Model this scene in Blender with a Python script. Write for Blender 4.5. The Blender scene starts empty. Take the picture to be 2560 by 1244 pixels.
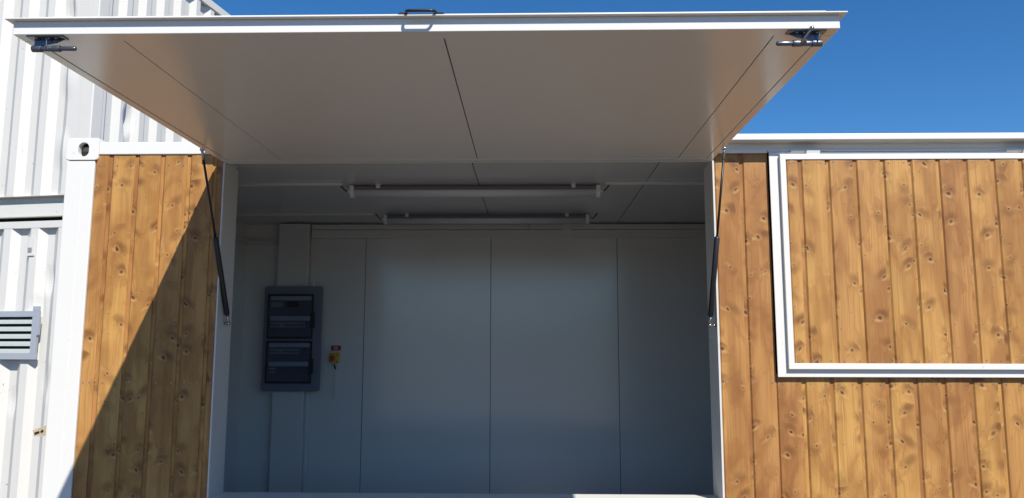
import bpy, bmesh, math, random
from mathutils import Vector, Matrix
random.seed(7)
sc = bpy.context.scene
COL = sc.collection

# ------------------------------------------------------------------ camera
cam_d = bpy.data.cameras.new("camera"); cam = bpy.data.objects.new("camera", cam_d); COL.objects.link(cam)
cam_d.sensor_width = 36.0; cam_d.lens = 1923.0 / 2560.0 * 36.0; cam_d.clip_start = 0.05; cam_d.clip_end = 3000
rt = Vector((0.99974453, 0.02254137, 0.00166164)); up = Vector((0.0012335, -0.12781784, 0.99179689)); fw = Vector((-0.02256885, 0.99154147, 0.12781299))
M = Matrix(((rt.x, up.x, -fw.x), (rt.y, up.y, -fw.y), (rt.z, up.z, -fw.z)))
cam.matrix_world = Matrix.Translation((0, -3.85, 1.52)) @ M.to_4x4()
sc.camera = cam

# ------------------------------------------------------------------ light
SUN = Vector((0.504, -1.0, 1.2)).normalized()          # towards the sun
elev = math.asin(SUN.z); az = math.atan2(SUN.x, SUN.y)
w = bpy.data.worlds.new("World"); sc.world = w; w.use_nodes = True
nt = w.node_tree; bg = nt.nodes['Background']
sky = nt.nodes.new('ShaderNodeTexSky'); sky.sky_type = 'NISHITA'; sky.sun_disc = False
sky.sun_elevation = elev; sky.sun_rotation = az
sky.air_density = 1.0; sky.dust_density = 0.15; sky.ozone_density = 7.0; sky.altitude = 600
hsv = nt.nodes.new('ShaderNodeHueSaturation'); hsv.inputs['Saturation'].default_value = 1.2
nt.links.new(sky.outputs[0], hsv.inputs['Color']); nt.links.new(hsv.outputs[0], bg.inputs[0]); bg.inputs[1].default_value = 0.105
sl = bpy.data.lights.new("sun", 'SUN'); sl.energy = 5.0; sl.angle = math.radians(0.53); sl.color = (1.0, 0.955, 0.88)
so = bpy.data.objects.new("sun", sl); COL.objects.link(so)
so.rotation_euler = (-SUN).to_track_quat('-Z', 'Y').to_euler(); so.location = (6, -10, 12)
sc.cycles.caustics_reflective = False; sc.cycles.caustics_refractive = False; sc.cycles.sample_clamp_indirect = 8.0
sc.view_settings.view_transform = 'Standard'; sc.view_settings.look = 'None'
sc.view_settings.exposure = 0.33; sc.view_settings.gamma = 1.0

# ------------------------------------------------------------------ materials
def lin(c): return tuple(((x / 255) / 12.92 if x / 255 <= 0.04045 else ((x / 255 + 0.055) / 1.055) ** 2.4) for x in c)

class NT:
    def __init__(s, name):
        s.m = bpy.data.materials.new(name); s.m.use_nodes = True
        s.n = s.m.node_tree.nodes; s.l = s.m.node_tree.links; s.b = s.n['Principled BSDF']
    def new(s, t, **k):
        n = s.n.new(t)
        for a, v in k.items(): setattr(n, a, v)
        return n
    def link(s, a, b): s.l.new(a, b)
    def val(s, sock, v):
        if isinstance(v, bpy.types.NodeSocket): s.link(v, sock)
        else: sock.default_value = v
    def math(s, op, a, b=0.0, c=0.0, clamp=False):
        n = s.new('ShaderNodeMath', operation=op, use_clamp=clamp)
        for i, v in enumerate((a, b, c)): s.val(n.inputs[i], v)
        return n.outputs[0]
    def mapr(s, v, a, b, c=0.0, d=1.0, smooth=True):
        n = s.new('ShaderNodeMapRange'); n.interpolation_type = 'SMOOTHSTEP' if smooth else 'LINEAR'
        for i, x in enumerate((v, a, b, c, d)): s.val(n.inputs[i], x)
        return n.outputs[0]
    def mix(s, f, a, b, mode='MIX'):
        n = s.new('ShaderNodeMix', data_type='RGBA', blend_type=mode)
        s.val(n.inputs[0], f)
        for i, v in ((6, a), (7, b)):
            if isinstance(v, bpy.types.NodeSocket): s.link(v, n.inputs[i])
            else: n.inputs[i].default_value = (*v, 1)
        return n.outputs[2]
    def comb(s, x, y, z):
        n = s.new('ShaderNodeCombineXYZ')
        for i, v in enumerate((x, y, z)): s.val(n.inputs[i], v)
        return n.outputs[0]
    def noise(s, vec, scale, detail=3, rough=0.5, dist=0.0):
        n = s.new('ShaderNodeTexNoise'); s.link(vec, n.inputs['Vector'])
        n.inputs['Scale'].default_value = scale; n.inputs['Detail'].default_value = detail
        n.inputs['Roughness'].default_value = rough; n.inputs['Distortion'].default_value = dist
        return n.outputs[0]
    def obj(s): return s.new('ShaderNodeTexCoord').outputs['Object']
    def bump(s, h, strength, dist):
        n = s.new('ShaderNodeBump'); n.inputs['Strength'].default_value = strength; n.inputs['Distance'].default_value = dist
        s.link(h, n.inputs['Height']); s.link(n.outputs[0], s.b.inputs['Normal'])
    def set(s, **k):
        for a, v in k.items():
            i = s.b.inputs[a]
            if isinstance(v, bpy.types.NodeSocket): s.link(v, i)
            elif isinstance(v, tuple) and len(v) == 3: i.default_value = (*v, 1)
            else: i.default_value = v

def paint(name, col, rough=0.4, var=0.06, scale=3.0, bump=0.0, bscale=40, dirt=0.0, spec=0.5, coat=0.0, dirtcol=(0.22, 0.15, 0.10)):
    t = NT(name); o = t.obj()
    n1 = t.noise(o, scale, 4, 0.6)
    dark = tuple(c * (1 - var * 2) for c in col); c = t.mix(n1, dark, col)
    if dirt > 0:
        n2 = t.noise(o, 14, 8, 0.75); n3 = t.noise(o, 1.7, 3)
        d = t.math('MULTIPLY', t.mapr(n2, 0.63, 0.72), t.mapr(n3, 0.42, 0.60))
        d = t.math('MULTIPLY', d, dirt)
        c = t.mix(d, c, dirtcol)
        n4 = t.noise(o, 26, 2, 0.5)
        c = t.mix(t.math('MULTIPLY', t.math('MULTIPLY', t.mapr(n4, 0.74, 0.79), t.mapr(n3, 0.35, 0.6)), min(1.0, dirt)), c, (0.16, 0.10, 0.06))
    r = t.math('ADD', t.math('MULTIPLY', t.noise(o, 6, 4), 0.12), rough - 0.06)
    t.set(**{'Base Color': c, 'Roughness': r, 'Specular IOR Level': spec, 'Coat Weight': coat, 'Coat Roughness': rough * 0.85})
    if bump or name == 'interior_panel_paint': t.bump(t.noise(o, bscale, 3), bump, 0.002)
    return t.m

WHITE = paint('white_paint', (0.73, 0.715, 0.68), 0.38, 0.02, dirt=0.35)
WHITEC = paint('white_container_paint', (0.665, 0.65, 0.61), 0.55, 0.045, 2.2, 0.25, 9, dirt=1.0)
LIDP = paint('hatch_panel_paint', (0.75, 0.73, 0.70), 0.20, 0.02, 1.5, 0.035, 260, spec=0.6)
INP = paint('interior_panel_paint', (0.75, 0.745, 0.72), 0.185, 0.02, 1.2, 0.0, 60, spec=0.7, coat=0.55)
def waves(m, sc_, st, di):
    n = m.node_tree.nodes; l = m.node_tree.links; b = n['Principled BSDF']; old = b.inputs['Normal'].links[0].from_node
    tc = n.new('ShaderNodeTexCoord'); no = n.new('ShaderNodeTexNoise'); no.inputs['Scale'].default_value = sc_; no.inputs['Detail'].default_value = 1
    bp = n.new('ShaderNodeBump'); bp.inputs['Strength'].default_value = st; bp.inputs['Distance'].default_value = di
    l.new(tc.outputs['Object'], no.inputs['Vector']); l.new(no.outputs[0], bp.inputs['Height']); l.new(old.outputs[0], bp.inputs['Normal']); l.new(bp.outputs[0], b.inputs['Normal'])
    for k in ('Coat Normal',): l.new(bp.outputs[0], b.inputs[k])
waves(INP, 1.1, 0.06, 0.02); waves(LIDP, 1.2, 0.12, 0.02)
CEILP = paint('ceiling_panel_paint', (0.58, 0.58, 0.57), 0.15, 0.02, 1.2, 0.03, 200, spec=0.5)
TRIM = paint('interior_trim_paint', (0.70, 0.695, 0.67), 0.33, 0.02)
JAMB = paint('jamb_paint', (0.66, 0.65, 0.62), 0.3, 0.02, dirt=0.4, dirtcol=(0.1, 0.09, 0.09))
DARK = paint('dark_gap', (0.012, 0.011, 0.010), 0.9, 0.0)
FLOORP = paint('floor_sheet', (0.42, 0.41, 0.39), 0.5, 0.1)
ZINC = paint('dark_zinc', (0.17, 0.19, 0.24), 0.32, 0.15, 30, 0.1, 120); ZINC.node_tree.nodes['Principled BSDF'].inputs['Metallic'].default_value = 0.75
STEEL = paint('bright_steel', (0.45, 0.44, 0.42), 0.25, 0.1, 40); STEEL.node_tree.nodes['Principled BSDF'].inputs['Metallic'].default_value = 1.0
BLACK = paint('black_enamel', (0.012, 0.012, 0.016), 0.42, 0.1)
SCREW = paint('screw_head', (0.42, 0.40, 0.38), 0.35, 0.1); SCREW.node_tree.nodes['Principled BSDF'].inputs['Metallic'].default_value = 0.8
GREYV = paint('grey_vent_frame', lin((160, 166, 176)), 0.5, 0.03, 5)
SLATM = paint('vent_slat', lin((172, 180, 176)), 0.5, 0.08, 20)
CABB = paint('cabinet_plastic', (0.19, 0.20, 0.26), 0.4, 0.04)
CABD = paint('cabinet_recess', (0.17, 0.185, 0.225), 0.4, 0.04)
STRIP = paint('label_strip', (0.75, 0.78, 0.86), 0.4, 0.04)
BREAK = paint('breaker_plastic', (0.5, 0.5, 0.54), 0.4, 0.05)
YEL = paint('yellow_plastic', (0.62, 0.43, 0.04), 0.35, 0.04)
RED = paint('red_plastic', (0.55, 0.03, 0.02), 0.3, 0.04)
REDL = paint('red_label', (0.33, 0.012, 0.03), 0.4, 0.02)
WHITEP = paint('white_plastic', (0.72, 0.72, 0.71), 0.35, 0.02)
HOUS = paint('lamp_housing', (0.16, 0.16, 0.20), 0.3, 0.05)
OLDW = paint('weathered_timber', lin((215, 195, 160)), 0.8, 0.3, 30, dirt=1.0, dirtcol=(0.12, 0.08, 0.05))
ROOFM = paint('roof_sheet', (0.6, 0.6, 0.58), 0.5, 0.05)

def glassy(name, tint, rough):
    t = NT(name); t.n.remove(t.b)
    tr = t.new('ShaderNodeBsdfTransparent'); tr.inputs[0].default_value = (*tint, 1)
    gl = t.new('ShaderNodeBsdfGlossy'); gl.inputs['Roughness'].default_value = rough
    fr = t.new('ShaderNodeFresnel'); fr.inputs[0].default_value = 1.5
    mx = t.new('ShaderNodeMixShader'); t.link(fr.outputs[0], mx.inputs[0]); t.link(tr.outputs[0], mx.inputs[1]); t.link(gl.outputs[0], mx.inputs[2])
    t.link(mx.outputs[0], t.n['Material Output'].inputs[0]); return t.m
SMOKE = glassy('smoked_pane', (0.88, 0.90, 0.95), 0.12)
def diffuser():
    t = NT('lamp_diffuser'); t.set(**{'Base Color': (0.72, 0.74, 0.78), 'Roughness': 0.22, 'Transmission Weight': 0.12, 'IOR': 1.3}); return t.m
DIFF = diffuser()

def wood():
    t = NT('stained_spruce'); o = t.obj()
    sp = t.new('ShaderNodeSeparateXYZ'); t.link(o, sp.inputs[0]); X, Z = sp.outputs[0], sp.outputs[2]
    at = t.new('ShaderNodeAttribute'); at.attribute_name = 'pid'; pid = at.outputs['Fac']
    px = t.math('ADD', X, t.math('MULTIPLY', pid, 3.713)); pz = t.math('ADD', Z, t.math('MULTIPLY', pid, 5.371))
    wob = t.noise(t.comb(t.math('MULTIPLY', px, 6), t.math('MULTIPLY', pz, 3), 0), 1, 2)
    px2 = t.math('ADD', px, t.math('MULTIPLY', t.math('SUBTRACT', wob, 0.5), 0.03))
    nonlocal_r = []
    def knots(sx, sz, thr, r0, r1, off):
        v = t.new('ShaderNodeTexVoronoi', voronoi_dimensions='2D', feature='F1')
        t.link(t.comb(t.math('ADD', t.math('MULTIPLY', px, sx), off), t.math('MULTIPLY', pz, sz), 0), v.inputs['Vector'])
        v.inputs['Scale'].default_value = 1.0; v.inputs['Randomness'].default_value = 0.95
        s2 = t.new('ShaderNodeSeparateColor'); t.link(v.outputs['Color'], s2.inputs[0])
        on = t.math('GREATER_THAN', s2.outputs[0], thr)
        # elliptical metric distance
        sv = t.new('ShaderNodeVectorMath', operation='SUBTRACT')
        t.link(t.comb(t.math('ADD', t.math('MULTIPLY', px, sx), off), t.math('MULTIPLY', pz, sz), 0), sv.inputs[0]); t.link(v.outputs['Position'], sv.inputs[1])
        q = t.new('ShaderNodeSeparateXYZ'); t.link(sv.outputs[0], q.inputs[0])
        dx = t.math('DIVIDE', q.outputs[0], sx); dz = t.math('DIVIDE', q.outputs[1], sz)
        sk = t.math('MULTIPLY', t.math('SUBTRACT', s2.outputs[2], 0.5), 1.3)      # knots lean
        dzz = t.math('ADD', dz, t.math('MULTIPLY', dx, sk))
        d = t.math('SQRT', t.math('ADD', t.math('MULTIPLY', dx, dx), t.math('MULTIPLY', dzz, dzz)))
        size = t.math('ADD', t.math('MULTIPLY', s2.outputs[1], r1 - r0), r0)
        nonlocal_r.append((s2.outputs[0], s2.outputs[1], s2.outputs[2])); return d, on, size, dx, dzz
    big = knots(9.5, 8.6, 0.25, 0.0030, 0.0112, 0.0)
    sml = knots(17.0, 10.0, 0.50, 0.0014, 0.0036, 11.3)
    d, on, size, dx, dz = big
    irr = t.noise(t.comb(t.math('MULTIPLY', px, 110), t.math('MULTIPLY', pz, 110), pid), 1, 2, 0.6)
    rel = t.math('ADD', t.math('DIVIDE', d, size), t.math('MULTIPLY', t.math('SUBTRACT', irr, 0.5), 1.4))
    core = t.math('MULTIPLY', t.math('MULTIPLY', t.mapr(rel, 1.05, 0.45), on), t.math('ADD', t.math('MULTIPLY', nonlocal_r[0][2], 0.50), 0.50))
    ring = t.math('MULTIPLY', t.math('MULTIPLY', t.mapr(rel, 0.8, 1.2), t.mapr(rel, 2.6, 1.3)), on)
    halo = t.math('MULTIPLY', t.mapr(t.math('SQRT', t.math('ADD', t.math('POWER', t.math('DIVIDE', dx, 0.03), 2.0), t.math('POWER', t.math('DIVIDE', dz, 0.045), 2.0))), 1.5, 0.1), on)
    srel = t.math('DIVIDE', sml[0], sml[2]); score = t.math('MULTIPLY', t.mapr(srel, 1.2, 0.4), sml[1])
    # grain bends round the knots
    warp = t.math('MULTIPLY', t.math('MULTIPLY', halo, dx), 1.6)
    gx = t.math('ADD', px2, warp)
    g1 = t.noise(t.comb(t.math('MULTIPLY', gx, 55), t.math('MULTIPLY', pz, 1.1), pid), 1, 5, 0.62)
    g2 = t.noise(t.comb(t.math('MULTIPLY', gx, 170), t.math('MULTIPLY', pz, 1.8), pid), 1, 3, 0.6)
    # blotchy uptake of the stain, sharp edged near the knots
    b1 = t.noise(t.comb(t.math('MULTIPLY', px, 7), t.math('MULTIPLY', pz, 2.0), pid), 1, 2, 0.4, 0.8)
    b2 = t.noise(t.comb(t.math('MULTIPLY', px, 8), t.math('MULTIPLY', pz, 3.2), t.math('ADD', pid, 40.0)), 1, 1, 0.4, 1.6)
    wn = t.new('ShaderNodeTexWhiteNoise', noise_dimensions='1D'); t.link(pid, wn.inputs['W'])
    base = t.mix(t.mapr(b1, 0.34, 0.66), (0.490, 0.248, 0.074), (0.335, 0.150, 0.043))
    base = t.mix(t.math('MULTIPLY', t.mapr(b2, 0.53, 0.60), 0.22), base, (0.50, 0.285, 0.095))
    base = t.mix(t.math('MULTIPLY', t.mapr(b2, 0.42, 0.35), 0.30), base, (0.22, 0.090, 0.026))
    base = t.mix(t.math('MULTIPLY', t.mapr(g1, 0.45, 0.70), 0.36), base, (0.22, 0.085, 0.018))
    base = t.mix(t.math('MULTIPLY', t.mapr(g2, 0.48, 0.70), 0.42), base, (0.24, 0.10, 0.03))
    hs = t.new('ShaderNodeHueSaturation'); t.link(base, hs.inputs['Color'])
    t.link(t.math('ADD', t.math('MULTIPLY', wn.outputs[0], 0.24), 0.88), hs.inputs['Value'])
    t.link(t.math('ADD', t.math('MULTIPLY', wn.outputs[0], 0.012), 0.494), hs.inputs['Hue']); base = hs.outputs[0]
    base = t.mix(t.math('MULTIPLY', halo, 0.34), base, (0.24, 0.10, 0.028))
    rr_ = nonlocal_r[0]
    sg = t.math('SUBTRACT', t.math('MULTIPLY', t.math('GREATER_THAN', rr_[1], 0.4), 2.0), 1.0)
    def ell(ox, oz, ax, az):
        xo = t.math('MULTIPLY', t.math('SUBTRACT', rr_[0], 0.75), ox); zo = t.math('MULTIPLY', sg, oz)
        e = t.math('SQRT', t.math('ADD', t.math('POWER', t.math('DIVIDE', t.math('ADD', dx, xo), ax), 2.0), t.math('POWER', t.math('DIVIDE', t.math('ADD', dz, zo), az), 2.0)))
        e = t.math('ADD', e, t.math('MULTIPLY', t.math('SUBTRACT', g1, 0.5), 1.3))
        return t.math('MULTIPLY', t.mapr(e, 1.0, 0.1), t.math('ADD', t.math('MULTIPLY', rr_[1], 0.9), 0.1))
    base = t.mix(t.math('MULTIPLY', t.math('MULTIPLY', ell(0.07, -0.022, 0.050, 0.038), on), 0.95), base, (0.165, 0.064, 0.017))
    base = t.mix(t.math('MULTIPLY', t.math('MULTIPLY', ell(-0.05, 0.011, 0.028, 0.012), on), 0.48), base, (0.62, 0.38, 0.15))
    base = t.mix(t.math('MULTIPLY', ring, 0.30), base, (0.50, 0.29, 0.10))
    base = t.mix(t.math('MULTIPLY', core, 0.92), base, (0.055, 0.018, 0.006))
    base = t.mix(t.math('MULTIPLY', score, 0.8), base, (0.085, 0.032, 0.012))
    h = t.math('ADD', t.math('MULTIPLY', g2, 0.5), t.math('MULTIPLY', core, -1.5))
    t.set(**{'Base Color': base, 'Roughness': t.math('ADD', t.math('MULTIPLY', g1, 0.2), 0.42), 'Specular IOR Level': 0.35})
    t.bump(h, 0.35, 0.0012)
    return t.m
WOOD = wood()

def ground_mat():
    t = NT('gravel_yard'); o = t.obj()
    n = t.noise(o, 55, 6, 0.7); n2 = t.noise(o, 0.6, 3)
    c = t.mix(n, (0.105, 0.092, 0.078), (0.215, 0.19, 0.162)); c = t.mix(t.math('MULTIPLY', n2, 0.5), c, (0.125, 0.11, 0.095))
    t.set(**{'Base Color': c, 'Roughness': 0.9}); t.bump(n, 0.6, 0.01); return t.m

# ------------------------------------------------------------------ mesh helpers
def box(bm, x0, x1, y0, y1, z0, z1, mi=0):
    v = [bm.verts.new(p) for p in ((x0, y0, z0), (x1, y0, z0), (x1, y1, z0), (x0, y1, z0), (x0, y0, z1), (x1, y0, z1), (x1, y1, z1), (x0, y1, z1))]
    fs = []
    for q in ((0, 3, 2, 1), (4, 5, 6, 7), (0, 1, 5, 4), (1, 2, 6, 5), (2, 3, 7, 6), (3, 0, 4, 7)):
        f = bm.faces.new([v[i] for i in q]); f.material_index = mi; fs.append(f)
    return fs

def prism(bm, pts, axis, a, b, mi=0, cap=True):
    """extrude a closed 2D outline along an axis: 'x' pts=(y,z), 'y' pts=(x,z), 'z' pts=(x,y)"""
    def P(p, t): return {'x': (t, p[0], p[1]), 'y': (p[0], t, p[1]), 'z': (p[0], p[1], t)}[axis]
    A = [bm.verts.new(P(p, a)) for p in pts]; B = [bm.verts.new(P(p, b)) for p in pts]; n = len(pts)
    for i in range(n):
        f = bm.faces.new((A[i], A[(i + 1) % n], B[(i + 1) % n], B[i])); f.material_index = mi
    if cap:
        for L in (A, B[::-1]): f = bm.faces.new(L); f.material_index = mi

def tube(bm, pts, r, seg=12, mi=0, cap=True):
    """round tube through points; r a number or a list"""
    pts = [Vector(p) for p in pts]; rs = r if isinstance(r, (list, tuple)) else [r] * len(pts)
    rings = []; prev = None
    for i, p in enumerate(pts):
        d = (pts[min(i + 1, len(pts) - 1)] - pts[max(i - 1, 0)]).normalized()
        if prev is None:
            a = d.cross(Vector((0, 0, 1)));  a = a if a.length > 0.1 else d.cross(Vector((1, 0, 0)))
        else: a = prev - d * prev.dot(d)
        a.normalize(); prev = a; b = d.cross(a)
        rings.append([bm.verts.new(p + (a * math.cos(2 * math.pi * k / seg) + b * math.sin(2 * math.pi * k / seg)) * rs[i]) for k in range(seg)])
    for i in range(len(rings) - 1):
        for k in range(seg):
            f = bm.faces.new((rings[i][k], rings[i][(k + 1) % seg], rings[i + 1][(k + 1) % seg], rings[i + 1][k])); f.material_index = mi; f.smooth = True
    if cap:
        for R in (rings[0][::-1], rings[-1]): f = bm.faces.new(R); f.material_index = mi

def ball(bm, c, r, mi=0):
    n0 = len(bm.faces)
    bmesh.ops.create_uvsphere(bm, u_segments=16, v_segments=10, radius=r, matrix=Matrix.Translation(c))
    bm.faces.ensure_lookup_table()
    for f in bm.faces[n0:]: f.material_index = mi; f.smooth = True

SPLIT = {'corner_post', 'outer_skin', 'wall_backing', 'opening_jamb', 'interior_wall', 'interior_lining', 'rail_ledge', 'cornice_strip', 'strut_bracket', 'bottom_rail', 'top_rail', 'cable_trim', 'roof_and_floor', 'window_sill', 'box_screw'}
def obj(name, bm, mats, parent=None, bevel=0.0, seg=2):
    if name in SPLIT:
        isl = []; todo = set(bm.verts)
        while todo:
            st = [todo.pop()]; cur = {st[0]}
            while st:
                for e in st.pop().link_edges:
                    for q in e.verts:
                        if q in todo: todo.discard(q); cur.add(q); st.append(q)
            isl.append(cur)
        if len(isl) > 1:
            for i, c in enumerate(isl[1:]):
                b2 = bmesh.new(); mp = {q: b2.verts.new(q.co) for q in c}
                for f in {f for q in c for f in q.link_faces}: nf = b2.faces.new([mp[q] for q in f.verts]); nf.material_index = f.material_index; nf.smooth = f.smooth
                obj1(name, b2, mats, parent, bevel, seg)
            bmesh.ops.delete(bm, geom=[q for c in isl[1:] for q in c], context='VERTS')
    return obj1(name, bm, mats, parent, bevel, seg)
def obj1(name, bm, mats, parent=None, bevel=0.0, seg=2):
    bmesh.ops.recalc_face_normals(bm, faces=bm.faces)
    me = bpy.data.meshes.new(name); bm.to_mesh(me); bm.free()
    for m in (mats if isinstance(mats, (list, tuple)) else [mats]): me.materials.append(m)
    o = bpy.data.objects.new(name, me); COL.objects.link(o)
    if parent is not None:
        o.parent = parent
        off = parent.get('off')
        if off is not None: o.location = (-off[0], -off[1], -off[2])
    if bevel:
        b = o.modifiers.new('bevel', 'BEVEL'); b.width = bevel; b.segments = seg; b.limit_method = 'ANGLE'; b.angle_limit = math.radians(40); b.harden_normals = False
    return o

def thing(name, label, cat, loc=(0, 0, 0), rz=0, group=None):
    """an Empty at the thing's base; children of an unrotated one are meshed in world coordinates"""
    o = bpy.data.objects.new(name, None); COL.objects.link(o); o.location = loc; o.rotation_euler = (0, 0, rz)
    o['label'] = label; o['category'] = cat
    if group: o['group'] = group
    if rz == 0: o['off'] = loc
    return o
def tag(o, label, cat, group=None):
    o['label'] = label; o['category'] = cat
    if group: o['group'] = group
    return o
def recentre(o):
    """put a one-mesh thing's origin at its base"""
    vs = [v.co for v in o.data.vertices]
    c = Vector(((min(v.x for v in vs) + max(v.x for v in vs)) / 2, (min(v.y for v in vs) + max(v.y for v in vs)) / 2, min(v.z for v in vs)))
    o.data.transform(Matrix.Translation(-c)); o.location = c; return o
B = bmesh.new

# ------------------------------------------------------------------ ground
bm = B(); s = 600
for f in [bm.faces.new([bm.verts.new(p) for p in ((-s, -s, -0.2), (s, -s, -0.2), (s, s, -0.2), (-s, s, -0.2))])]: pass
g = obj('ground', bm, ground_mat()); g['kind'] = 'structure'
# added dark rise, out of view: it closes the horizon that the glossy panels mirror
bm = B(); rh = random.Random(4); prev = None; first = None
for k in range(181):
    a = 2 * math.pi * k / 180; h = 15 + 2.0 * math.sin(a * 5 + 1) + 2.0 * math.sin(a * 13) + rh.uniform(-.8, .8)
    if k == 180: cur = first
    else:
        cur = [bm.verts.new((R_ * math.cos(a), R_ * math.sin(a), z)) for R_, z in ((230, -0.25), (255, h * .75), (285, h), (320, h * .9), (380, -0.25))]
    if prev:
        for i in range(4): bm.faces.new((prev[i], cur[i], cur[i + 1], prev[i + 1]))
    if first is None: first = cur
    prev = cur
hl = obj('added_hills', bm, paint('added_hill_dark', (0.045, 0.06, 0.03), 0.9, 0.3, 0.05)); hl['kind'] = 'structure'

# ------------------------------------------------------------------ kiosk container
XL, XR = -2.400, 4.70
kiosk = thing('kiosk_container', 'white steel container kiosk clad in golden spruce boards, one hatch propped open', 'container kiosk', (1.15, 1.2, 0.0))
YB = 2.15                      # inner back wall
YO = 2.26                      # outer back

def planks(bm, x0, x1, z0, z1, grooves, yf, wav=0.0012, seed=0, pidbase=0):
    """vertical boards: a broad proud face, then a narrow rebated tongue, then a gap"""
    rnd = random.Random(seed); lay = bm.faces.layers.float.get('pid') or bm.faces.layers.float.new('pid')
    gs = sorted(grooves)
    edges = [x0 - 0.013] + [g for g in gs if x0 + 0.012 < g < x1 - 0.012] + [x1 + 0.2]
    for i in range(len(edges) - 1):
        a = edges[i] + 0.0062; b = edges[i + 1] - 0.0115; c = edges[i + 1] + 0.0060
        a = max(a, x0); last = b > x1
        if last: b = x1; c = x1
        y = yf + rnd.uniform(-0.0006, 0.0006); ch = 0.0016; mid = (a + b) / 2; cup = rnd.uniform(-0.0006, 0.001)
        prof = [(a, y + 0.019), (a, y + 0.0068), (a + 0.0066, y + 0.0006), (a + 0.0080, y), (a + (b - a) * .3, y - cup * .7), (mid, y - cup), (a + (b - a) * .7, y - cup * .7), (b - ch, y), (b, y + ch)]
        if not last: prof += [(b, y + 0.0055), (b + 0.001, y + 0.0065), (c, y + 0.0065)]
        prof += [(prof[-1][0], y + 0.019)]
        zt = z1 + rnd.uniform(-wav, wav)
        n0 = len(bm.faces); prism(bm, prof, 'z', z0, zt); bm.faces.ensure_lookup_table()
        pv = pidbase + i * 1.37 + rnd.random()
        for f in bm.faces[n0:]: f[lay] = pv
        if not last:
            for f in bm.faces[n0:]:
                if f.calc_center_median().x > b - 0.0002: f[lay] = pv + 0.01

def screws(bm, xs, z, y, r=0.0042, mi=0, seed=1):
    rnd = random.Random(seed)
    for x in xs:
        zz = z + rnd.uniform(-0.004, 0.004); xx = x + rnd.uniform(-0.004, 0.004)
        tube(bm, [(xx, y + 0.002, zz), (xx, y - 0.0012, zz)], [r, r * 0.8], 10, mi)

def pairs(gr, x0, x1):
    e = [x0 - 0.013] + [q for q in gr if x0 < q < x1] + [x1 + 0.012]; r = []
    for i in range(len(e) - 1):
        a = e[i] + 0.0125; b = e[i + 1] - 0.0115
        if b - a > 0.06: r += [a + 0.021, b - 0.021]
        else: r += [(a + b) / 2]
    return r
pitch = 0.1353
gl = [-2.166, -2.030, -1.895, -1.757, -1.621]
gt = [1.077, 1.210] + [1.344 + pitch * i for i in range(26)]
bm = B(); planks(bm, -2.249, -1.577, 0.1, 2.506, gl, 0.0, seed=3, pidbase=2)
pl = pairs(gl, -2.249, -1.577); screws(bm, pl, 2.452, -0.0006, mi=1); screws(bm, pl, 1.350, -0.0006, mi=1, seed=4)
planks_left = obj('wood_cladding', bm, [WOOD, SCREW], kiosk); planks_left['label'] = 'spruce boards left of the open hatch, half in its shadow'
bm = B(); planks(bm, 0.940, 1.2095, 0.1, 2.506, [1.077], 0.0, seed=5, pidbase=17)
planks(bm, 1.2098, 3.85, 0.1, 1.400, gt[2:], 0.0, seed=6, pidbase=31)
planks(bm, 3.86, XR - 0.15, 0.1, 2.506, [3.95 + pitch * i for i in range(6)], 0.0, seed=9, pidbase=61)
planks(bm, -1.577, 0.938, 0.1, 0.725, [-1.49 + pitch * i for i in range(19)], 0.0, seed=10, pidbase=81)
screws(bm, pairs([1.077], 0.94, 1.2095), 2.446, -0.0006, mi=1, seed=5); screws(bm, pairs([1.077], 0.94, 1.2095), 1.357, -0.0006, mi=1, seed=6)
screws(bm, pairs(gt[2:], 1.2225, 3.85), 1.351, -0.0006, mi=1, seed=7)
o = obj('wood_cladding', bm, [WOOD, SCREW], kiosk); o['label'] = 'sunlit spruce boards around and below the shut hatch'
# steel frame
bm = B(); box(bm, -2.398, -2.2495, -0.006, 0.14, 0.02, 2.4775); box(bm, -2.316, -2.312, -0.0072, -0.006, 0.1, 2.46)
obj('corner_post', bm, WHITE, kiosk, 0.004)
bm = B(); box(bm, XR - 0.149, XR - 0.002, -0.006, 0.14, 0.02, 2.4775); obj('corner_post', bm, WHITE, kiosk, 0.004)
for xx in (-2.3985, XR - 0.14):
    bm = B(); box(bm, xx, xx + 0.1385, YO - 0.14, YO + 0.002, 0.02, 2.4775); obj('corner_post', bm, WHITE, kiosk, 0.004)

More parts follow.
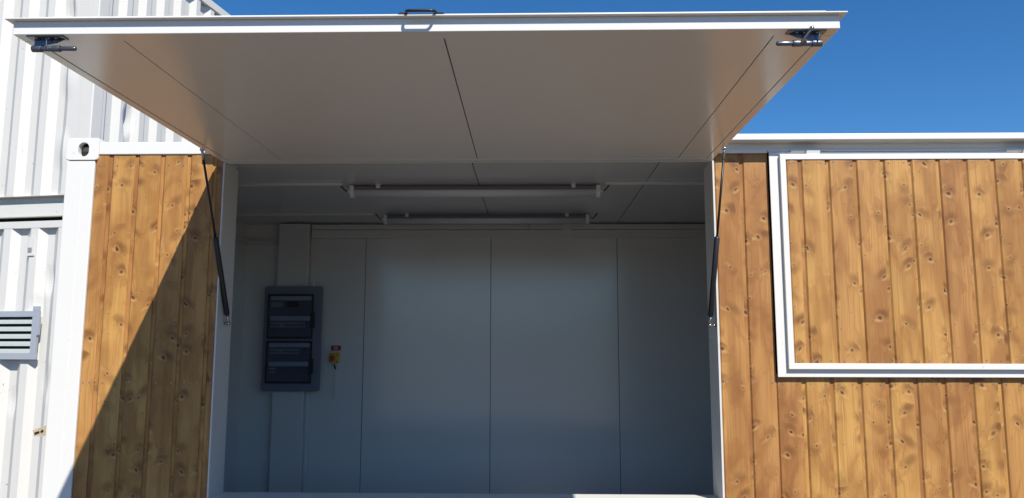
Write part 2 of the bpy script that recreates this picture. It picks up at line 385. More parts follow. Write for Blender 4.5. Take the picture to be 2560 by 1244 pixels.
def casting(x0, mirror=1):
    bm = B(); xa, xb = x0, x0 + 0.170; za, zb = 2.4795, 2.5975; y0, y1 = -0.011, 0.150
    n = 64; cx, cz = x0 + 0.0925, 2.536
    out = []; inn = []
    for k in range(n):
        a = 2 * math.pi * (k + 0.5) / n; c, s_ = math.cos(a), math.sin(a)
        # outline: rounded rectangle hit by a ray from the hole centre
        tx = ((xb if c > 0 else xa) - cx) / c if abs(c) > 1e-6 else 9; tz = ((zb if s_ > 0 else za) - cz) / s_ if abs(s_) > 1e-6 else 9
        t_ = min(tx, tz); p = [cx + t_ * c, cz + t_ * s_]
        rr = 0.012                                             # rounded corners
        qx = min(max(p[0], xa + rr), xb - rr); qz = min(max(p[1], za + rr), zb - rr)
        dx, dz = p[0] - qx, p[1] - qz
        if abs(dx) > 1e-5 and abs(dz) > 1e-5:
            L = math.hypot(dx, dz); p = [qx + dx / L * rr, qz + dz / L * rr]
        out.append(p)
        r, h = 0.028, 0.0095
        inn.append([cx + r * c, cz + r * s_ + (h if s_ > 0 else -h)])
    def ring(L, y, g=0): return [bm.verts.new((p[0], y, p[1])) for p in L]
    sh = [[cx + (p[0] - cx) * 0.97, cz + (p[1] - cz) * 0.965] for p in out]
    R = [ring(out, y1), ring(out, y0 + 0.004), ring(sh, y0), ring(inn, y0), ring(inn, y0 + 0.028)]
    for i in range(len(R) - 1):
        for k in range(n): bm.faces.new((R[i][k], R[i][(k + 1) % n], R[i + 1][(k + 1) % n], R[i + 1][k]))
    bm.faces.new(R[0])
    o = obj('corner_casting', bm, WHITE, kiosk); return o
casting(-2.402); casting(XR - 0.168)
bm = B(); box(bm, -2.39, -2.245, 0.024, 0.14, 2.487, 2.533); box(bm, -2.34, -2.26, 0.026, 0.06, 2.5335, 2.556, 1)
obj('casting_inside', bm, [paint('stained_inside', (0.42, 0.36, 0.29), 0.8, 0.2, 30), OLDW], kiosk)

bm = B(); box(bm, -2.2315, XR - 0.17, -0.0065, 0.060, 2.5095, 2.575)
for v in bm.verts: pass
obj('top_rail', bm, WHITE, kiosk, 0.004)
bm = B(); box(bm, -1.652, XR - 0.19, -0.082, -0.0075, 2.552, 2.583); obj('rain_flashing', bm, WHITE, kiosk, 0.0025)
bm = B(); box(bm, 0.938, 1.2045, -0.019, -0.0075, 2.5005, 2.5185); box(bm, 1.2075, XR - 0.19, -0.0165, -0.0075, 2.506, 2.5165)
obj('rail_ledge', bm, WHITE, kiosk, 0.0015)
for y0, y1 in ((0.0, 0.12), (YO - 0.12, YO)):
    bm = B(); box(bm, XL + 0.16, XR - 0.16, y0 + 0.002, y1, 0.02, 0.099); obj('bottom_rail', bm, WHITE, kiosk, 0.004)
bm = B(); box(bm, XL + 0.02, XR - 0.02, 0.061, YO, 2.531, 2.571); obj('roof', bm, ROOFM, kiosk)
# outer rear and side skins, and the board backing behind the cladding
bm = B(); box(bm, XL + 0.006, XR - 0.006, YO - 0.04, YO - 0.004, 0.1, 2.53); box(bm, XL + 0.006, XL + 0.05, 0.141, YO - 0.0405, 0.1, 2.53); box(bm, XR - 0.05, XR - 0.006, 0.141, YO - 0.0405, 0.1, 2.53)
obj('outer_skin', bm, WHITEC, kiosk)
bm = B(); box(bm, -2.2489, -1.5765, 0.0195, 0.05, 0.1, 2.5085); box(bm, 0.9385, XR - 0.15, 0.0195, 0.05, 0.1, 2.5085); box(bm, -1.576, 0.938, 0.0195, 0.05, 0.1, 0.75)
obj('wall_backing', bm, DARK, kiosk)

# opening frame
bm = B()
box(bm, -1.5755, -1.5675, -0.010, 0.178, 0.782, 2.4625)
box(bm, 0.9275, 0.9375, -0.012, 0.178, 0.782, 2.4625)
obj('opening_jamb', bm, JAMB, kiosk, 0.0012)
bm = B(); box(bm, -1.5755, 0.9375, -0.006, 0.020, 2.4635, 2.5085); obj('opening_header', bm, WHITE, kiosk, 0.001)
bm = B(); box(bm, -1.567, 0.927, -0.010, 0.178, 0.765, 0.790); box(bm, -1.576, 0.938, -0.010, 0.02, 0.726, 0.7645); obj('window_sill', bm, WHITE, kiosk, 0.0015)

# interior
seams = [-1.290, -0.302, 0.687, 1.677, 2.667, 3.657]
xs = [-2.2495] + seams + [XR - 0.06]; xs2 = [-2.245] + seams[1:] + [XR - 0.06]
bm = B(); gp = 0.0024
for i in range(len(xs) - 1): box(bm, xs[i] + gp, xs[i + 1] - gp, YB, YB + 0.04, 0.12, 2.489)
box(bm, XL + 0.052, XR - 0.052, YB + 0.012, YB + 0.05, 0.12, 2.5025, 1)
obj('interior_wall', bm, [INP, DARK], kiosk)
bm = B()
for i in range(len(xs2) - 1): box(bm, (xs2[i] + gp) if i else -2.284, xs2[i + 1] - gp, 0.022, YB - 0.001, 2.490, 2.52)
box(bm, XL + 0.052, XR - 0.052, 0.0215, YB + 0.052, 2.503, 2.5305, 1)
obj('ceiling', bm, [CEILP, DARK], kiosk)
bm = B(); box(bm, -2.285, -2.2475, 0.052, YB + 0.011, 0.12, 2.4895); box(bm, XR - 0.10, XR - 0.06, 0.052, YB - 0.002, 0.12, 2.4885)
obj('interior_wall', bm, INP, kiosk)
bm = B(); box(bm, -2.2465, -1.5765, 0.0515, 0.176, 0.12, 2.4885); box(bm, 0.9385, XR - 0.101, 0.0515, 0.176, 0.12, 2.4885); box(bm, -1.576, 0.938, 0.0515, 0.176, 0.12, 0.7645)
obj('interior_lining', bm, INP, kiosk)
bm = B(); box(bm, XL + 0.06, XR - 0.06, 0.05, YB, 0.06, 0.119); obj('floor_panel', bm, FLOORP, kiosk)
# cornice: two flat strips with a joint, butted in lengths
bm = B()
for a, b in ((-1.714, -0.006), (0.002, 0.256), (0.33, 2.3), (2.304, XR - 0.11)):
    box(bm, a, b, YB - 0.040, YB - 0.0005, 2.4395, 2.4795)
box(bm, -1.714, XR - 0.11, YB - 0.046, YB - 0.0005, 2.372, 2.4355)
box(bm, 0.258, 0.328, YB - 0.048, YB - 0.0005, 2.374, 2.4825)
obj('cornice_strip', bm, TRIM, kiosk, 0.0015)
bm = B(); box(bm, -1.960, -1.722, YB - 0.085, YB - 0.001, 0.12, 2.4805); obj('service_column', bm, TRIM, kiosk, 0.003)
bm = B(); box(bm, -1.7205, -1.690, YB - 0.03, YB - 0.001, 0.12, 2.371); obj('corner_bead', bm, TRIM, kiosk, 0.003)
bm = B(); box(bm, -2.246, -1.962, YB - 0.022, YB - 0.0008, 2.326, 2.368); box(bm, -2.2465, -2.225, 0.18, YB - 0.024, 2.326, 2.368)
tube(bm, [(-2.24, YB - 0.12, 2.365), (-2.20, YB - 0.05, 2.352), (-2.12, YB - 0.035, 2.342), (-2.04, YB - 0.03, 2.3405), (-1.963, YB - 0.03, 2.341)], 0.006, 8)
obj('cable_trim', bm, TRIM, kiosk)

# ---------------------------------------------------------------- hatches (local: x across, -z down the leaf, -y outside)
def hatch(name_label, x0, x1, top, bot, Mx, grooves, latch=True, fscale=1.0, seed=0, seams_x=(), fl=(0.018, 0.018), inset=0.031, open_=False):
    T = 0.042; F = 0.0462; RZ = 0.062
    def put(name, bm, mats, parent, bev=0.0, seg=2):
        bm.transform(Mx); return obj(name, bm, mats, parent, bev, seg)
    # leaf box: border ring + inner sheet panels
    bd = 0.055
    bm = B()
    box(bm, x0, x1, -T, 0.0, bot, bot + bd); box(bm, x0, x1, -T, 0.0, top - 0.030, top)
    box(bm, x0, x0 + bd * .62, -T + .0002, 0.0, bot + bd, top - 0.030); box(bm, x1 - bd * .62, x1, -T + .0002, 0.0, bot + bd, top - 0.030)
    leaf = put('serving_hatch', bm, LIDP, kiosk, 0.0015); leaf['label'] = name_label
    def sub(name, bm, mats, bev=0.0, seg=2):
        o = put(name, bm, mats, None, bev, seg); o.parent = leaf; o.location = (0, 0, 0); return o
    bm = B(); xa, xb = x0 + bd * .62, x1 - bd * .62
    e = [xa + 0.0045] + list(seams_x) + [xb - 0.003]
    for i in range(len(e) - 1):
        box(bm, e[i] + (0.0022 if i else 0), e[i + 1] - (0.0022 if i < len(e) - 2 else 0), -T + .004, -0.0012, bot + bd + 0.0006, top - 0.0318)
    sub('hatch_lining', bm, LIDP)
    bm = B(); box(bm, xa, xb, -T + 0.0005, -0.012, bot + bd, top - 0.030)
    sub('hatch_core', bm, DARK)
    # flange
    bm = B(); box(bm, x0 - fl[0], x1 + fl[0], -F, -T - 0.0002, bot - fl[1], top + 0.006)
    sub('hatch_flange', bm, WHITE, 0.001)
    # raised outer frame
    r0, r1, rb, rt_ = x0 + inset - 0.0, x1 - inset, bot + 0.020, top - 0.008
    bm = B(); w_ = 0.028
    box(bm, r0, r1, -RZ - .003, -F - 0.0002, rb, rb + w_); box(bm, r0, r1, -RZ - .003, -F - 0.0002, rt_ - w_, rt_)
    box(bm, r0, r0 + w_, -RZ - .003, -F - 0.0002, rb + w_, rt_ - w_); box(bm, r1 - w_, r1, -RZ - .003, -F - 0.0002, rb + w_, rt_ - w_)
    sub('hatch_frame', bm, WHITE, 0.0015)
    bm = B(); planks(bm, r0 + w_ + .0005, r1 - w_ - .0005, rb + w_ + .0005, rt_ - w_ - .0015, grooves, -RZ + 0.0015, seed=seed, pidbase=100 + seed * 7)
    pr = pairs(grooves, r0 + w_, r1 - w_)
    screws(bm, pr, rt_ - w_ - 0.014, -RZ + 0.0009, mi=1, seed=seed + 11); screws(bm, pr, rb + w_ + 0.012, -RZ + 0.0009, mi=1, seed=seed + 12)
    sub('hatch_cladding', bm, [WOOD, SCREW])
    bm = B(); box(bm, r0 + w_, r1 - w_, -F - 0.004, -F - 0.0004, rb + w_, rt_ - w_); sub('cladding_backing', bm, DARK)
    # pull handle on the flange
    hx = (x0 + x1) / 2; fb = bot - fl[1]
    bm = B(); box(bm, hx - 0.070, hx + 0.070, -F - 0.0035, -F - 0.0003, fb + 0.002, fb + 0.022)
    for s_ in (-1, 1): box(bm, hx + s_ * 0.056 - 0.011, hx + s_ * 0.056 + 0.011, -F - 0.009, -F - 0.0036, fb + 0.004, fb + 0.018)
    y = -F - 0.0075; r = 0.0045; zt = fb + 0.012; zb_ = fb - 0.021; hw = 0.043; c = 0.014
    pts = [(hx - hw - 0.004, y, zt), (hx - hw, y, zt - 0.006), (hx - hw, y, zb_ + c)]
    for k in range(1, 6): a = math.pi * k / 10; pts.append((hx - hw + c - c * math.cos(a), y, zb_ + c - c * math.sin(a)))
    for k in range(0, 6): a = math.pi * k / 10; pts.append((hx + hw - c + c * math.sin(a), y, zb_ + c - c * math.cos(a)))
    pts += [(hx + hw, y, zt - 0.006), (hx + hw + 0.004, y, zt)]
    pts = [(p[0], y + 0.0050 * min(1.0, max(0.0, (fb - p[2]) / 0.02)), p[2]) for p in pts]
    tube(bm, pts, r, 12)
    sub('pull_handle', bm, BLACK, 0.0008)
    if latch:
        for s_, xb_ in ((-1, x0), (1, x1)):
            bm = B(); X = lambda d: xb_ - s_ * d            # d = distance in from the side
            a, b = sorted((X(0.048), X(0.150)))
            zc = bot + 0.026
            box(bm, a - (0.012 if s_ < 0 else 0), b + (0.012 if s_ > 0 else 0), 0.0003, 0.0035, zc - 0.018, zc + 0.014)          # mounting plate
            prism(bm, [(X(0.050), 0.0036), (X(0.145), 0.0036), (X(0.118), 0.016), (X(0.050), 0.030)], 'z', zc + 0.002, zc + 0.006)
            yc = 0.034
            tube(bm, [(X(0.045), yc, zc + 0.004), (X(0.075), yc, zc + 0.004)], 0.0105, 16)
            tube(bm, [(X(0.0755), yc, zc + 0.004), (X(0.1045), yc, zc + 0.004)], 0.0085, 16)
            tube(bm, [(X(0.105), yc, zc + 0.004), (X(0.132), yc, zc + 0.004)], 0.0100, 16)
            tube(bm, [(X(0.1325), yc, zc + 0.004), (X(0.176), yc, zc + 0.004), (X(0.180), yc, zc + 0.004), (X(0.182), yc, zc + 0.004)], [0.0072, 0.0072, 0.0055, 0.002], 16)
            for d in (0.062, 0.100, 0.122): tube(bm, [(X(d), 0.003, zc - 0.006), (X(d), 0.0065, zc - 0.006)], 0.0045, 10, 1)
            if s_ < 0: tube(bm, [(X(0.096), 0.006, zc - 0.012), (X(0.097), 0.028, zc - 0.010), (X(0.100), 0.040, zc - 0.006)], 0.0022, 8, 1)
            else:
                tube(bm, [(X(0.088), 0.004, zc - 0.028), (X(0.100), 0.020, zc - 0.018), (X(0.108), 0.034, zc - 0.005)], 0.0042, 10, 1)
                ball(bm, Vector((X(0.086), 0.001, zc - 0.031)), 0.0072, 1); bm.faces.ensure_lookup_table()
                tube(bm, [(X(0.058), 0.004, zc - 0.014), (X(0.059), 0.026, zc - 0.012), (X(0.062), 0.036, zc - 0.006)], 0.0022, 8, 1)
            sub('slide_latch', bm, [ZINC, STEEL], 0.0006)
    return leaf, sub

# open hatch: local -z runs outward, local -y runs up
Mopen = Matrix.Translation((0, -0.006, 2.465)) @ Matrix.Rotation(math.radians(-90), 4, 'X')
lidO, subO = hatch('wide hatch propped open and level, glossy warm grey lining seen from below', -1.5755, 0.9265, -0.010, -1.634, Mopen,
                   [-1.42 + pitch * i for i in range(18)], seed=1, seams_x=(-1.262, -0.262, 0.747))
Mshut = Matrix.Translation((0, 0.0235, 2.497))
lidC, subC = hatch('shut hatch faced with spruce boards inside a white frame', 1.2300, 3.715, 0.0, -1.094, Mshut,
                   [1.360 + 0.1368 * i for i in range(18)], latch=False, seed=2, fl=(0.018, 0.018))
# hinges of the shut hatch
for hx in (1.319, 2.395, 3.45):
    bm = B(); tube(bm, [(hx, -0.030, 2.5085), (hx + 0.074, -0.030, 2.5085)], 0.0098, 12); tube(bm, [(hx + 0.0755, -0.031, 2.507), (hx + 0.144, -0.031, 2.507)], 0.0115, 12)
    prism(bm, [(-0.043, 2.508), (-0.0245, 2.508), (-0.0245, 2.4885), (-0.0395, 2.4885)], 'x', hx + 0.076, hx + 0.1435)
    obj('hinge', bm, WHITE, kiosk, 0.001)

# ---------------------------------------------------------------- gas struts
def strut(top, bot, inner, side):
    top, bot = Vector(top), Vector(bot); d = (bot - top).normalized(); L = (bot - top).length
    split = top + d * (L * 0.50); c1 = bot - d * 0.045
    bm = B(); tube(bm, [split - d * 0.006, split, split + d * .003, c1 - d * 0.006, c1, c1 + d * .001], [0.008, 0.0115, 0.0135, 0.0135, 0.010, .006], 20)
    cyl = obj('gas_strut', bm, BLACK, kiosk)
    bm = B(); tube(bm, [top + d * 0.045, split - d * 0.004], 0.0058, 14); o = obj('piston_rod', bm, BLACK, None); o.parent = cyl
    for p, q, sgn in ((top, top + d * 0.05, -1), (bot, c1, 1)):
        bm = B(); ball(bm, p, 0.0105); tube(bm, [p, p + (q - p) * 0.45, q], [0.006, 0.0072, 0.0075], 12)
        xs_ = p.x + (0.028 if side < 0 else -0.028) if sgn < 0 else p.x + (-0.022 if side < 0 else 0.032)
        tube(bm, [p, (xs_, p.y, p.z)], 0.0045, 10)
        tube(bm, [(p.x + (xs_ - p.x) * 0.45, p.y, p.z), (p.x + (xs_ - p.x) * 0.85, p.y, p.z)], 0.0085, 6)
        o = obj('ball_joint', bm, STEEL, None); o.parent = cyl
strut((-1.600, -0.216, 2.478), (-1.545, 0.081, 1.646), None, -1)
strut((0.950, -0.175, 2.483), (0.896, 0.011, 1.636), None, 1)
bm = B()
box(bm, -1.5815, -1.5757, -0.235, -0.197, 2.4665, 2.492); box(bm, 0.9267, 0.9325, -0.194, -0.156, 2.4705, 2.496)
obj('strut_bracket', bm, WHITE, kiosk, 0.002)

# ---------------------------------------------------------------- ceiling lights
def light(dx, dy, label, first=[None]):
    x0, x1 = -1.052, 0.398; yc = 0.690; base = (-0.327 + dx, yc + dy, 2.425)
    if first[0]:
        r = first[0].copy(); COL.objects.link(r); r.location = base; r['label'] = label
        for ch in list(first[0].children):
            c = ch.copy(); COL.objects.link(c); c.parent = r
        return r
    t = thing('tube_light', label, 'ceiling light', (-0.327, yc, 2.425), group='tube lights on the kiosk ceiling')
    h = 0.034
    bm = B(); prism(bm, [(yc - h, 2.4565), (yc - h, 2.476), (yc - h * .6, 2.484), (yc + h * .6, 2.484), (yc + h, 2.476), (yc + h, 2.4565)], 'x', x0, x1); obj('lamp_housing', bm, HOUS, t)
    bm = B(); pr = [(yc - h, 2.456)] + [(yc - h * math.cos(a), 2.450 - 0.032 * math.sin(a)) for a in [math.pi * k / 10 for k in range(11)]] + [(yc + h, 2.456)]
    prism(bm, pr, 'x', x0, x1)
    for f in bm.faces: f.smooth = len(f.verts) == 4
    obj('diffuser', bm, DIFF, t)
    bm = B(); tube(bm, [(x0 + .02, yc, 2.450), (x1 - .02, yc, 2.450)], 0.008, 10); obj('fluorescent_tube', bm, WHITEP, t)
    for a, b, s_ in ((x0 - 0.026, x0 - 0.0005, -1), (x1 + 0.0005, x1 + 0.026, 1)):
        bm = B(); pr2 = [(yc - h - .003, 2.484)] + [(yc - (h + .003) * math.cos(q), 2.450 - 0.036 * math.sin(q)) for q in [math.pi * k / 8 for k in range(9)]] + [(yc + h + .003, 2.484)]
        prism(bm, pr2, 'x', a, b)
        e = a if s_ < 0 else b; tube(bm, [(e, yc, 2.455), (e + s_ * 0.014, yc, 2.455), (e + s_ * 0.020, yc, 2.455)], [0.011, 0.011, 0.007], 10)
        obj('end_cap', bm, WHITEP, t, 0.0015)
        bm = B(); e2 = e + s_ * 0.018
        tube(bm, [(e2, yc, 2.455), (e2 + s_ * 0.010, yc - 0.004, 2.456), (e2 + s_ * 0.022, yc - 0.03, 2.466), (e2 + s_ * 0.034, yc - 0.06, 2.482)], 0.0042, 8); obj('cable', bm, BLACK, t)
    for xx in (-0.905, 0.263):
        bm = B(); box(bm, xx - 0.016, xx + 0.016, yc - h - 0.010, yc + h + 0.010, 2.4845, 2.4895); box(bm, xx - 0.012, xx + 0.012, yc - h - 0.009, yc - h - 0.0005, 2.466, 2.484)
        obj('ceiling_clip', bm, TRIM, t, 0.001)
    first[0] = t; return t
light(0, 0, 'tube light on the ceiling nearer the open hatch')
light(0.012, 1.02, 'tube light on the ceiling nearer the back wall')
def trunk(x0, x1, y, label):
    bm = B(); box(bm, x0, x1, y - 0.013, y + 0.013, 2.4755, 2.4895); o = recentre(obj('cable_trunking', bm, WHITEP, None, 0.0015)); tag(o, label, 'cable duct', 'cable ducts on the kiosk ceiling')
trunk(-2.245, -1.115, 0.617, 'thin white ceiling duct leading left from the nearer tube light')
trunk(0.452, XR - 0.11, 0.617, 'thin white ceiling duct leading right from the nearer tube light')
trunk(-2.245, -1.130, 1.640, 'thin white ceiling duct leading left from the farther tube light')

# ---------------------------------------------------------------- distribution board
cb = thing('fuse_cabinet', 'tall dark grey fuse box with two smoked doors on the back wall', 'fuse box', (-1.816, 2.06, 1.195))
x0, x1, z0, z1 = -2.040, -1.592, 1.195, 1.995; yf = 2.030; r = 0.022
def rrect(x0, x1, z0, z1, r, n=5):
    P = []
    for cx, cz, a0 in ((x1 - r, z1 - r, 0), (x0 + r, z1 - r, 90), (x0 + r, z0 + r, 180), (x1 - r, z0 + r, 270)):
        for k in range(n + 1): a = math.radians(a0 + 90 * k / n); P.append((cx + r * math.cos(a), cz + r * math.sin(a)))
    return P
bm = B(); prism(bm, rrect(x0 + .008, x1 - .008, z0 + .008, z1 - .008, r), 'y', yf + .018, 2.0645); prism(bm, rrect(x0 + .03, -1.975, z0 + .03, z1 - .03, r), 'y', 2.065, YB - 0.001)
prism(bm, rrect(x0, x1, z0, z1, r), 'y', yf, yf + 0.0175); obj('cabinet_body', bm, CABB, cb, 0.004)
for (za, zb, rows) in ((1.590, 1.935, ((1.885, (0, .10, 0)), (1.730, (0, .27, 1)))), (1.252, 1.578, ((1.528, (0, .24, 1)), (1.385, (0, .065, 1))))):
    xa, xb = -2.010, -1.650
    bm = B(); prism(bm, rrect(xa, xb, za, zb, 0.012), 'y', yf - 0.010, yf - 0.0005); door = obj('cabinet_door', bm, CABD, cb, 0.002)
    bm = B()
    ring = ((xa + .004, xb - .004, zb - 0.018, zb - .004), (xa + .004, xb - .004, za + .004, za + 0.018), (xa + .004, xa + 0.016, za + .0182, zb - .0182), (xb - 0.016, xb - .004, za + .0182, zb - .0182))
    for q in ring: box(bm, q[0], q[1], yf - 0.019, yf - 0.0105, q[2], q[3])
    fr = obj('door_frame', bm, BLACK, None, 0.001); fr.parent = door
    bm = B()
    for zr, (o0, o1, tg) in rows: box(bm, xa + 0.026, xb - 0.024, yf - 0.0135, yf - 0.0105, zr, zr + 0.034)
    st = obj('label_strip', bm, STRIP, None); st.parent = door
    for zr, (o0, o1, tg) in rows:
        bm = B(); nb = int(o1 / 0.0178)
        box(bm, xa + 0.026, xb - 0.024, yf - 0.0122, yf - 0.0104, zr - 0.056, zr - 0.008, 2)
        for k in range(nb):
            bx = xa + 0.028 + k * 0.0178
            box(bm, bx, bx + 0.0170, yf - 0.0150, yf - 0.0124, zr - 0.052, zr - 0.012)
            if tg and k != 4 and k != 5: box(bm, bx + 0.004, bx + 0.013, yf - 0.0185, yf - 0.0151, zr - 0.040, zr - 0.028, 1)
        if zr > 1.8: box(bm, xa + 0.15, xa + 0.24, yf - 0.0150, yf - 0.0124, zr - 0.054, zr - 0.010, 1)
        br = obj('breaker_row', bm, [BREAK, BLACK, CABD], None); br.parent = door
    bm = B(); box(bm, xa + 0.0165, xb - 0.0165, yf - 0.0225, yf - 0.0205, za + 0.0185, zb - 0.0185); pn = obj('door_pane', bm, SMOKE, None); pn.parent = door
    bm = B(); zc = (za + zb) / 2 - 0.03; box(bm, xb - 0.022, xb + 0.014, yf - 0.040, yf - 0.0235, zc - 0.058, zc + 0.058)
    hn = obj('door_handle', bm, BLACK, None, 0.006, 3); hn.parent = door

# ---------------------------------------------------------------- emergency stop and its label
es = thing('emergency_stop', 'yellow box with red mushroom button on the back wall beside the fuse box', 'emergency stop', (-1.507, 2.13, 1.36))
bm = B(); prism(bm, rrect(-1.543, -1.471, 1.411, 1.487, 0.007), 'y', 2.098, YB - 0.001); obj('switch_box', bm, YEL, es, 0.003)
bm = B()
for a in (-1.534, -1.480):
    for b in (1.420, 1.478): tube(bm, [(a, 2.0985, b), (a, 2.0955, b)], 0.0042, 10)
obj('box_screw', bm, BLACK, es)
bm = B(); c = (-1.512, 1.447)
tube(bm, [(c[0], 2.0975, c[1]), (c[0], 2.083, c[1])], [0.013, 0.012], 20); tube(bm, [(c[0], 2.082, c[1]), (c[0], 2.075, c[1]), (c[0], 2.066, c[1]), (c[0], 2.062, c[1])], [0.017, 0.021, 0.018, 0.010], 24)
obj('push_button', bm, RED, es)
bm = B(); tube(bm, [(-1.507, 2.128, 1.4105), (-1.507, 2.128, 1.398)], 0.010, 12); obj('cable_gland', bm, WHITEP, es)
bm = B(); tube(bm, [(-1.507, 2.128, 1.397), (-1.505, 2.130, 1.380), (-1.500, 2.138, 1.362)], 0.0058, 10); obj('cable', bm, BLACK, es)
bm = B(); box(bm, -1.512, -1.496, YB - 0.011, YB - 0.001, 1.146, 1.358); box(bm, -1.690, -1.4955, YB - 0.011, YB - 0.001, 1.130, 1.1455)
tag(recentre(obj('cable_trunking', bm, TRIM, None, 0.001)), 'thin pale duct running down and left below the emergency stop', 'cable duct')
bm = B(); box(bm, -1.542, -1.466, YB - 0.006, YB - 0.001, 1.503, 1.541)
for zz, wd in ((1.530, 0.036), (1.522, 0.030), (1.514, 0.034)):
    x = -1.504 - wd / 2
    while x < -1.504 + wd / 2 - 0.002: box(bm, x, x + 0.0032, YB - 0.0066, YB - 0.0062, zz - 0.0022, zz + 0.0022, 1); x += 0.0045
tag(recentre(obj('warning_label', bm, [REDL, WHITEP])), 'small red sign with white lines just above the emergency stop', 'sign')

# ---------------------------------------------------------------- timber offcut
bm = B(); prism(bm, [(-2.712, 1.073), (-2.64, 1.100), (-2.40, 1.120), (-2.40, 1.056), (-2.62, 1.046), (-2.700, 1.040)], 'y', 0.38, 0.46)
prism(bm, [(-2.700, 1.062), (-2.676, 1.070), (-2.672, 1.060), (-2.698, 1.050)], 'y', 0.377, 0.3805, 1); prism(bm, [(-2.667, 1.069), (-2.655, 1.079), (-2.650, 1.068), (-2.662, 1.060)], 'y', 0.377, 0.3805, 1)
tag(recentre(obj('timber_batten', bm, [OLDW, DARK])), 'weathered timber end jutting out behind the white corner post', 'timber')

# ---------------------------------------------------------------- stacked containers
A = math.atan2(0.98686, 0.1616)
def corr_profile(L, pitch, depth, start):
    """points (t, d): t along the wall, d inward depth"""
    P = [(0.0, 0.0)]; t = start; f = pitch * 0.26; s_ = pitch * 0.24
    while t + pitch < L - 0.17:
        P += [(t, 0.0), (t + s_, depth), (t + s_ + f, depth), (t + s_ * 2 + f, 0.0)]; t += pitch
    P.append((L, 0.0)); return P
def corr(bm, along, L, z0, z1, start, pitch=0.345, depth=0.055, dents=(), seed=0, off=0.0):
    """along 'y': wall in plane x=0 (normal -x); along 'x': wall in plane y=0 (normal -y)"""
    rnd = random.Random(seed); P = corr_profile(L, pitch, depth, start)
    fine = []
    for i in range(len(P) - 1):
        n = max(2, int((P[i + 1][0] - P[i][0]) / 0.03)); n = min(n, 12)
        for k in range(n): a = k / n; fine.append((P[i][0] + (P[i + 1][0] - P[i][0]) * a, P[i][1] + (P[i + 1][1] - P[i][1]) * a))
    fine.append(P[-1]); fine = [(0.155, 0.0)] + [p for p in fine if p[0] >= 0.17]
    nz = int((z1 - z0) / 0.035); rows = []
    from mathutils import noise
    for j in range(nz + 1):
        z = z0 + (z1 - z0) * j / nz; row = []
        for t, d in fine:
            dd = d + 0.0012 * noise.noise(Vector((t * 3, z * 1.3, seed)))
            tt = t + 0.0012 * noise.noise(Vector((t * 4, z * 1.1, seed + 9)))
            for (dt, dz, rr, am) in dents:
                q = math.hypot((t - dt) / rr, (z - dz) / (rr * 2.0))
                if q < 1: dd += am * (1 - q * q) ** 2; tt += am * 0.5 * (1 - q * q) * ((t - dt) / rr)
            if j in (0, nz): dd = d; tt = t
            row.append(bm.verts.new((dd + off, tt, z) if along == 'y' else (tt, dd + off, z)))
        rows.append(row)
    for j in range(nz):
        for i in range(len(fine) - 1):
            bm.faces.new((rows[j][i], rows[j][i + 1], rows[j + 1][i + 1], rows[j + 1][i]))
K = 0.84; LEN, WID = 6.06 / K, 2.438 / K; LZ = 0.528
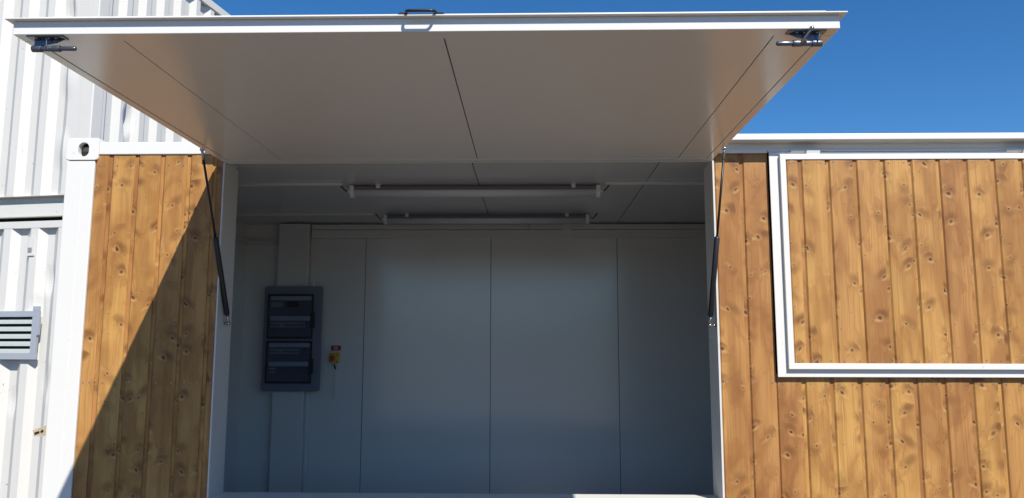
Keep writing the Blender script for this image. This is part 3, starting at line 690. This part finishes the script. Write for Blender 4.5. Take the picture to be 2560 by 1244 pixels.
def container(z0, z1, label, seed, dentsL, dentsR, startL, startR, lower):
    t = thing('shipping_container', label, 'shipping container', (-4.068, 2.996, 0.2432 + K * z0), A, 'stacked white shipping containers')
    t.scale = (K, K, K); H = z1 - z0; ps = 0.165
    def T(x, a, b, c, d, e, f): box(x, a, b, c, d, e, f)
    br = 0.15 if not lower else 0.16; tr = 0.079 if lower else 0.10
    pz0 = 0.225 if not lower else 0.16
    for cx, cy in ((0, 0), (LEN - ps, 0), (0, WID - ps), (LEN - ps, WID - ps)):
        bm = B(); box(bm, cx, cx + ps, cy, cy + ps, 0.119, H - 0.119); obj('corner_post', bm, WHITEC, t, 0.012, 3)
    for cx, cy in ((-0.008, -0.008), (LEN - 0.17, -0.008), (-0.008, WID - 0.17), (LEN - 0.17, WID - 0.17)):
        for zz in (0.0, H - 0.118):
            bm = B(); box(bm, cx, cx + 0.178, cy, cy + 0.178, zz, zz + 0.118); obj('corner_casting', bm, WHITEC, t, 0.008)
    bm = B(); corr(bm, 'y', WID - 0.1, pz0, H - tr - 0.0005, startL, dents=dentsL, seed=seed); 
    if not lower:      # closing strip under the proud corrugations
        box(bm, 0.0, 0.075, 0.17, WID - 0.17, pz0 - 0.004, pz0 - 0.0006)
    o = obj('end_wall', bm, WHITEC, t)
    bm = B(); corr(bm, 'x', LEN - 0.1, 0.16, H - 0.11, startR, pitch=0.338, dents=dentsR, seed=seed + 3, off=0.012); obj('side_wall', bm, WHITEC, t)
    bm = B(); corr(bm, 'x', LEN - 0.1, 0.16, H - 0.08, startR, seed=seed + 4)
    for v in bm.verts: v.co.y = WID - v.co.y
    obj('side_wall', bm, WHITEC, t)
    bm = B(); corr(bm, 'y', WID - 0.1, 0.16, H - 0.08, startL, seed=seed + 5)
    for v in bm.verts: v.co.x = LEN - v.co.x
    obj('end_wall', bm, WHITEC, t)
    bm = B(); yy = 0.060 if not lower else 0.0
    box(bm, yy, yy + 0.06, 0.172, WID - 0.172, 0.0, br); box(bm, LEN - 0.06, LEN, 0.172, WID - 0.172, 0.0, br)
    if not lower: box(bm, yy + 0.02, yy + 0.06, 0.172, WID - 0.172, br + 0.0005, pz0 + 0.03)
    obj('bottom_rail', bm, WHITEC, t, 0.004)
    bm = B(); box(bm, 0.172, LEN - 0.172, 0.0, 0.05, 0.0, 0.159); box(bm, 0.172, LEN - 0.172, WID - 0.05, WID, 0.0, 0.159); obj('bottom_rail', bm, WHITEC, t, 0.004)
    bm = B(); box(bm, 0.0, 0.06, 0.172, WID - 0.172, H - tr, H); box(bm, LEN - 0.06, LEN, 0.172, WID - 0.172, H - tr, H); obj('top_rail', bm, WHITEC, t, 0.004)
    bm = B(); box(bm, 0.172, LEN - 0.172, 0.0, 0.06, H - 0.109, H); box(bm, 0.172, LEN - 0.172, WID - 0.06, WID, H - 0.079, H); obj('top_rail', bm, WHITEC, t, 0.004)
    bm = B(); box(bm, 0.062, LEN - 0.062, 0.062, WID - 0.062, H - 0.04, H - 0.01); obj('container_roof', bm, WHITEC, t)
    bm = B(); box(bm, 0.13, LEN - 0.13, 0.13, WID - 0.13, 0.006, 0.159); obj('floor_underside', bm, DARK, t)  # floor block coloured near-black to give the gap beneath it its deep shade
    return t
lo = container(-LZ, 2.895, 'lower white corrugated container with a grey louvred vent', 21, [(0.40, 2.25 + LZ, 0.10, 0.02), (0.30, 1.15 + LZ, 0.12, 0.018), (0.75, 0.95 + LZ, 0.1, 0.015), (0.52, 1.95 + LZ, 0.09, 0.014)], [], 0.305, 0.22, True)
hi = container(2.957, 6.395, 'upper white corrugated container standing on the other one', 27, [(0.33, 1.60, 0.16, -0.022), (0.42, 2.3, 0.14, 0.03), (0.36, 0.75, 0.14, -0.018), (0.55, 2.75, 0.13, 0.03), (0.92, 3.0, 0.1, 0.02)], [(0.62, 1.25, 0.13, 0.04), (1.3, 1.0, 0.1, 0.015)], 0.318, 0.215, False)
# louvred vent on the lower container: local y = along the wall, -x outwards
def vput(name, bm, *a): bm.transform(Matrix.Translation((0, 0, LZ))); return obj(name, bm, *a)
def flat(bm, outline, x0, x1, mi=0):
    A_ = [bm.verts.new((x0, p[0], p[1])) for p in outline]; B_ = [bm.verts.new((x1, p[0], p[1])) for p in outline]; n = len(outline)
    for i in range(n): bm.faces.new((A_[i], A_[(i + 1) % n], B_[(i + 1) % n], B_[i]))
    bm.faces.new(A_); bm.faces.new(B_[::-1])
ya, yb, za, zb = 0.430, 1.42, 1.396, 1.915
bm = B()
box(bm, -0.038, 0.0, ya + .012, yb, 1.852, zb); box(bm, -0.038, 0.0, ya + .012, yb, za, 1.457); box(bm, -0.038, 0.0, yb - 0.08, yb, 1.4572, 1.8518)
flat(bm, [(0.514, 1.4572), (0.514, 1.8518), (ya, 1.8518), (ya + .004, 1.66), (ya + 0.020, 1.64), (ya + 0.024, 1.4572)], -0.038, 0.0)
box(bm, -0.038, 0.0, 0.450, 0.515, zb + .0005, 1.965)
v = vput('louvred_vent', bm, GREYV, lo, 0.002)
bm = B()
for k in range(5):
    zc = 1.497 + k * 0.0795
    pts = [(-0.0345, zc - 0.037), (-0.0325, zc - 0.039), (-0.020, zc - 0.010), (-0.006, zc + 0.012), (-0.008, zc + 0.015), (-0.023, zc - 0.008)]
    A_ = [bm.verts.new((p[0], 0.5148, p[1])) for p in pts]; B_ = [bm.verts.new((p[0], yb - 0.0805, p[1])) for p in pts]
    for i in range(6): bm.faces.new((A_[i], A_[(i + 1) % 6], B_[(i + 1) % 6], B_[i]))
    bm.faces.new(A_); bm.faces.new(B_[::-1])
o = vput('vent_slats', bm, SLATM, None); o.parent = v
bm = B(); box(bm, -0.005, -0.0008, 0.5148, yb - 0.0805, 1.4575, 1.8515); o = vput('vent_backing', bm, DARK, None); o.parent = v
# small ventilator high on the lower container
bm = B(); box(bm, -0.006, 0.058, 0.590, 0.672, 2.545, 2.720); box(bm, -0.012, 0.06, 0.584, 0.678, 2.520, 2.5445); box(bm, -0.0075, -0.0062, 0.618, 0.668, 2.552, 2.600, 1)
vput('ventilator_box', bm, [WHITEC, paint('vent_mesh', (0.25, 0.25, 0.26), 0.7)], lo, 0.003)
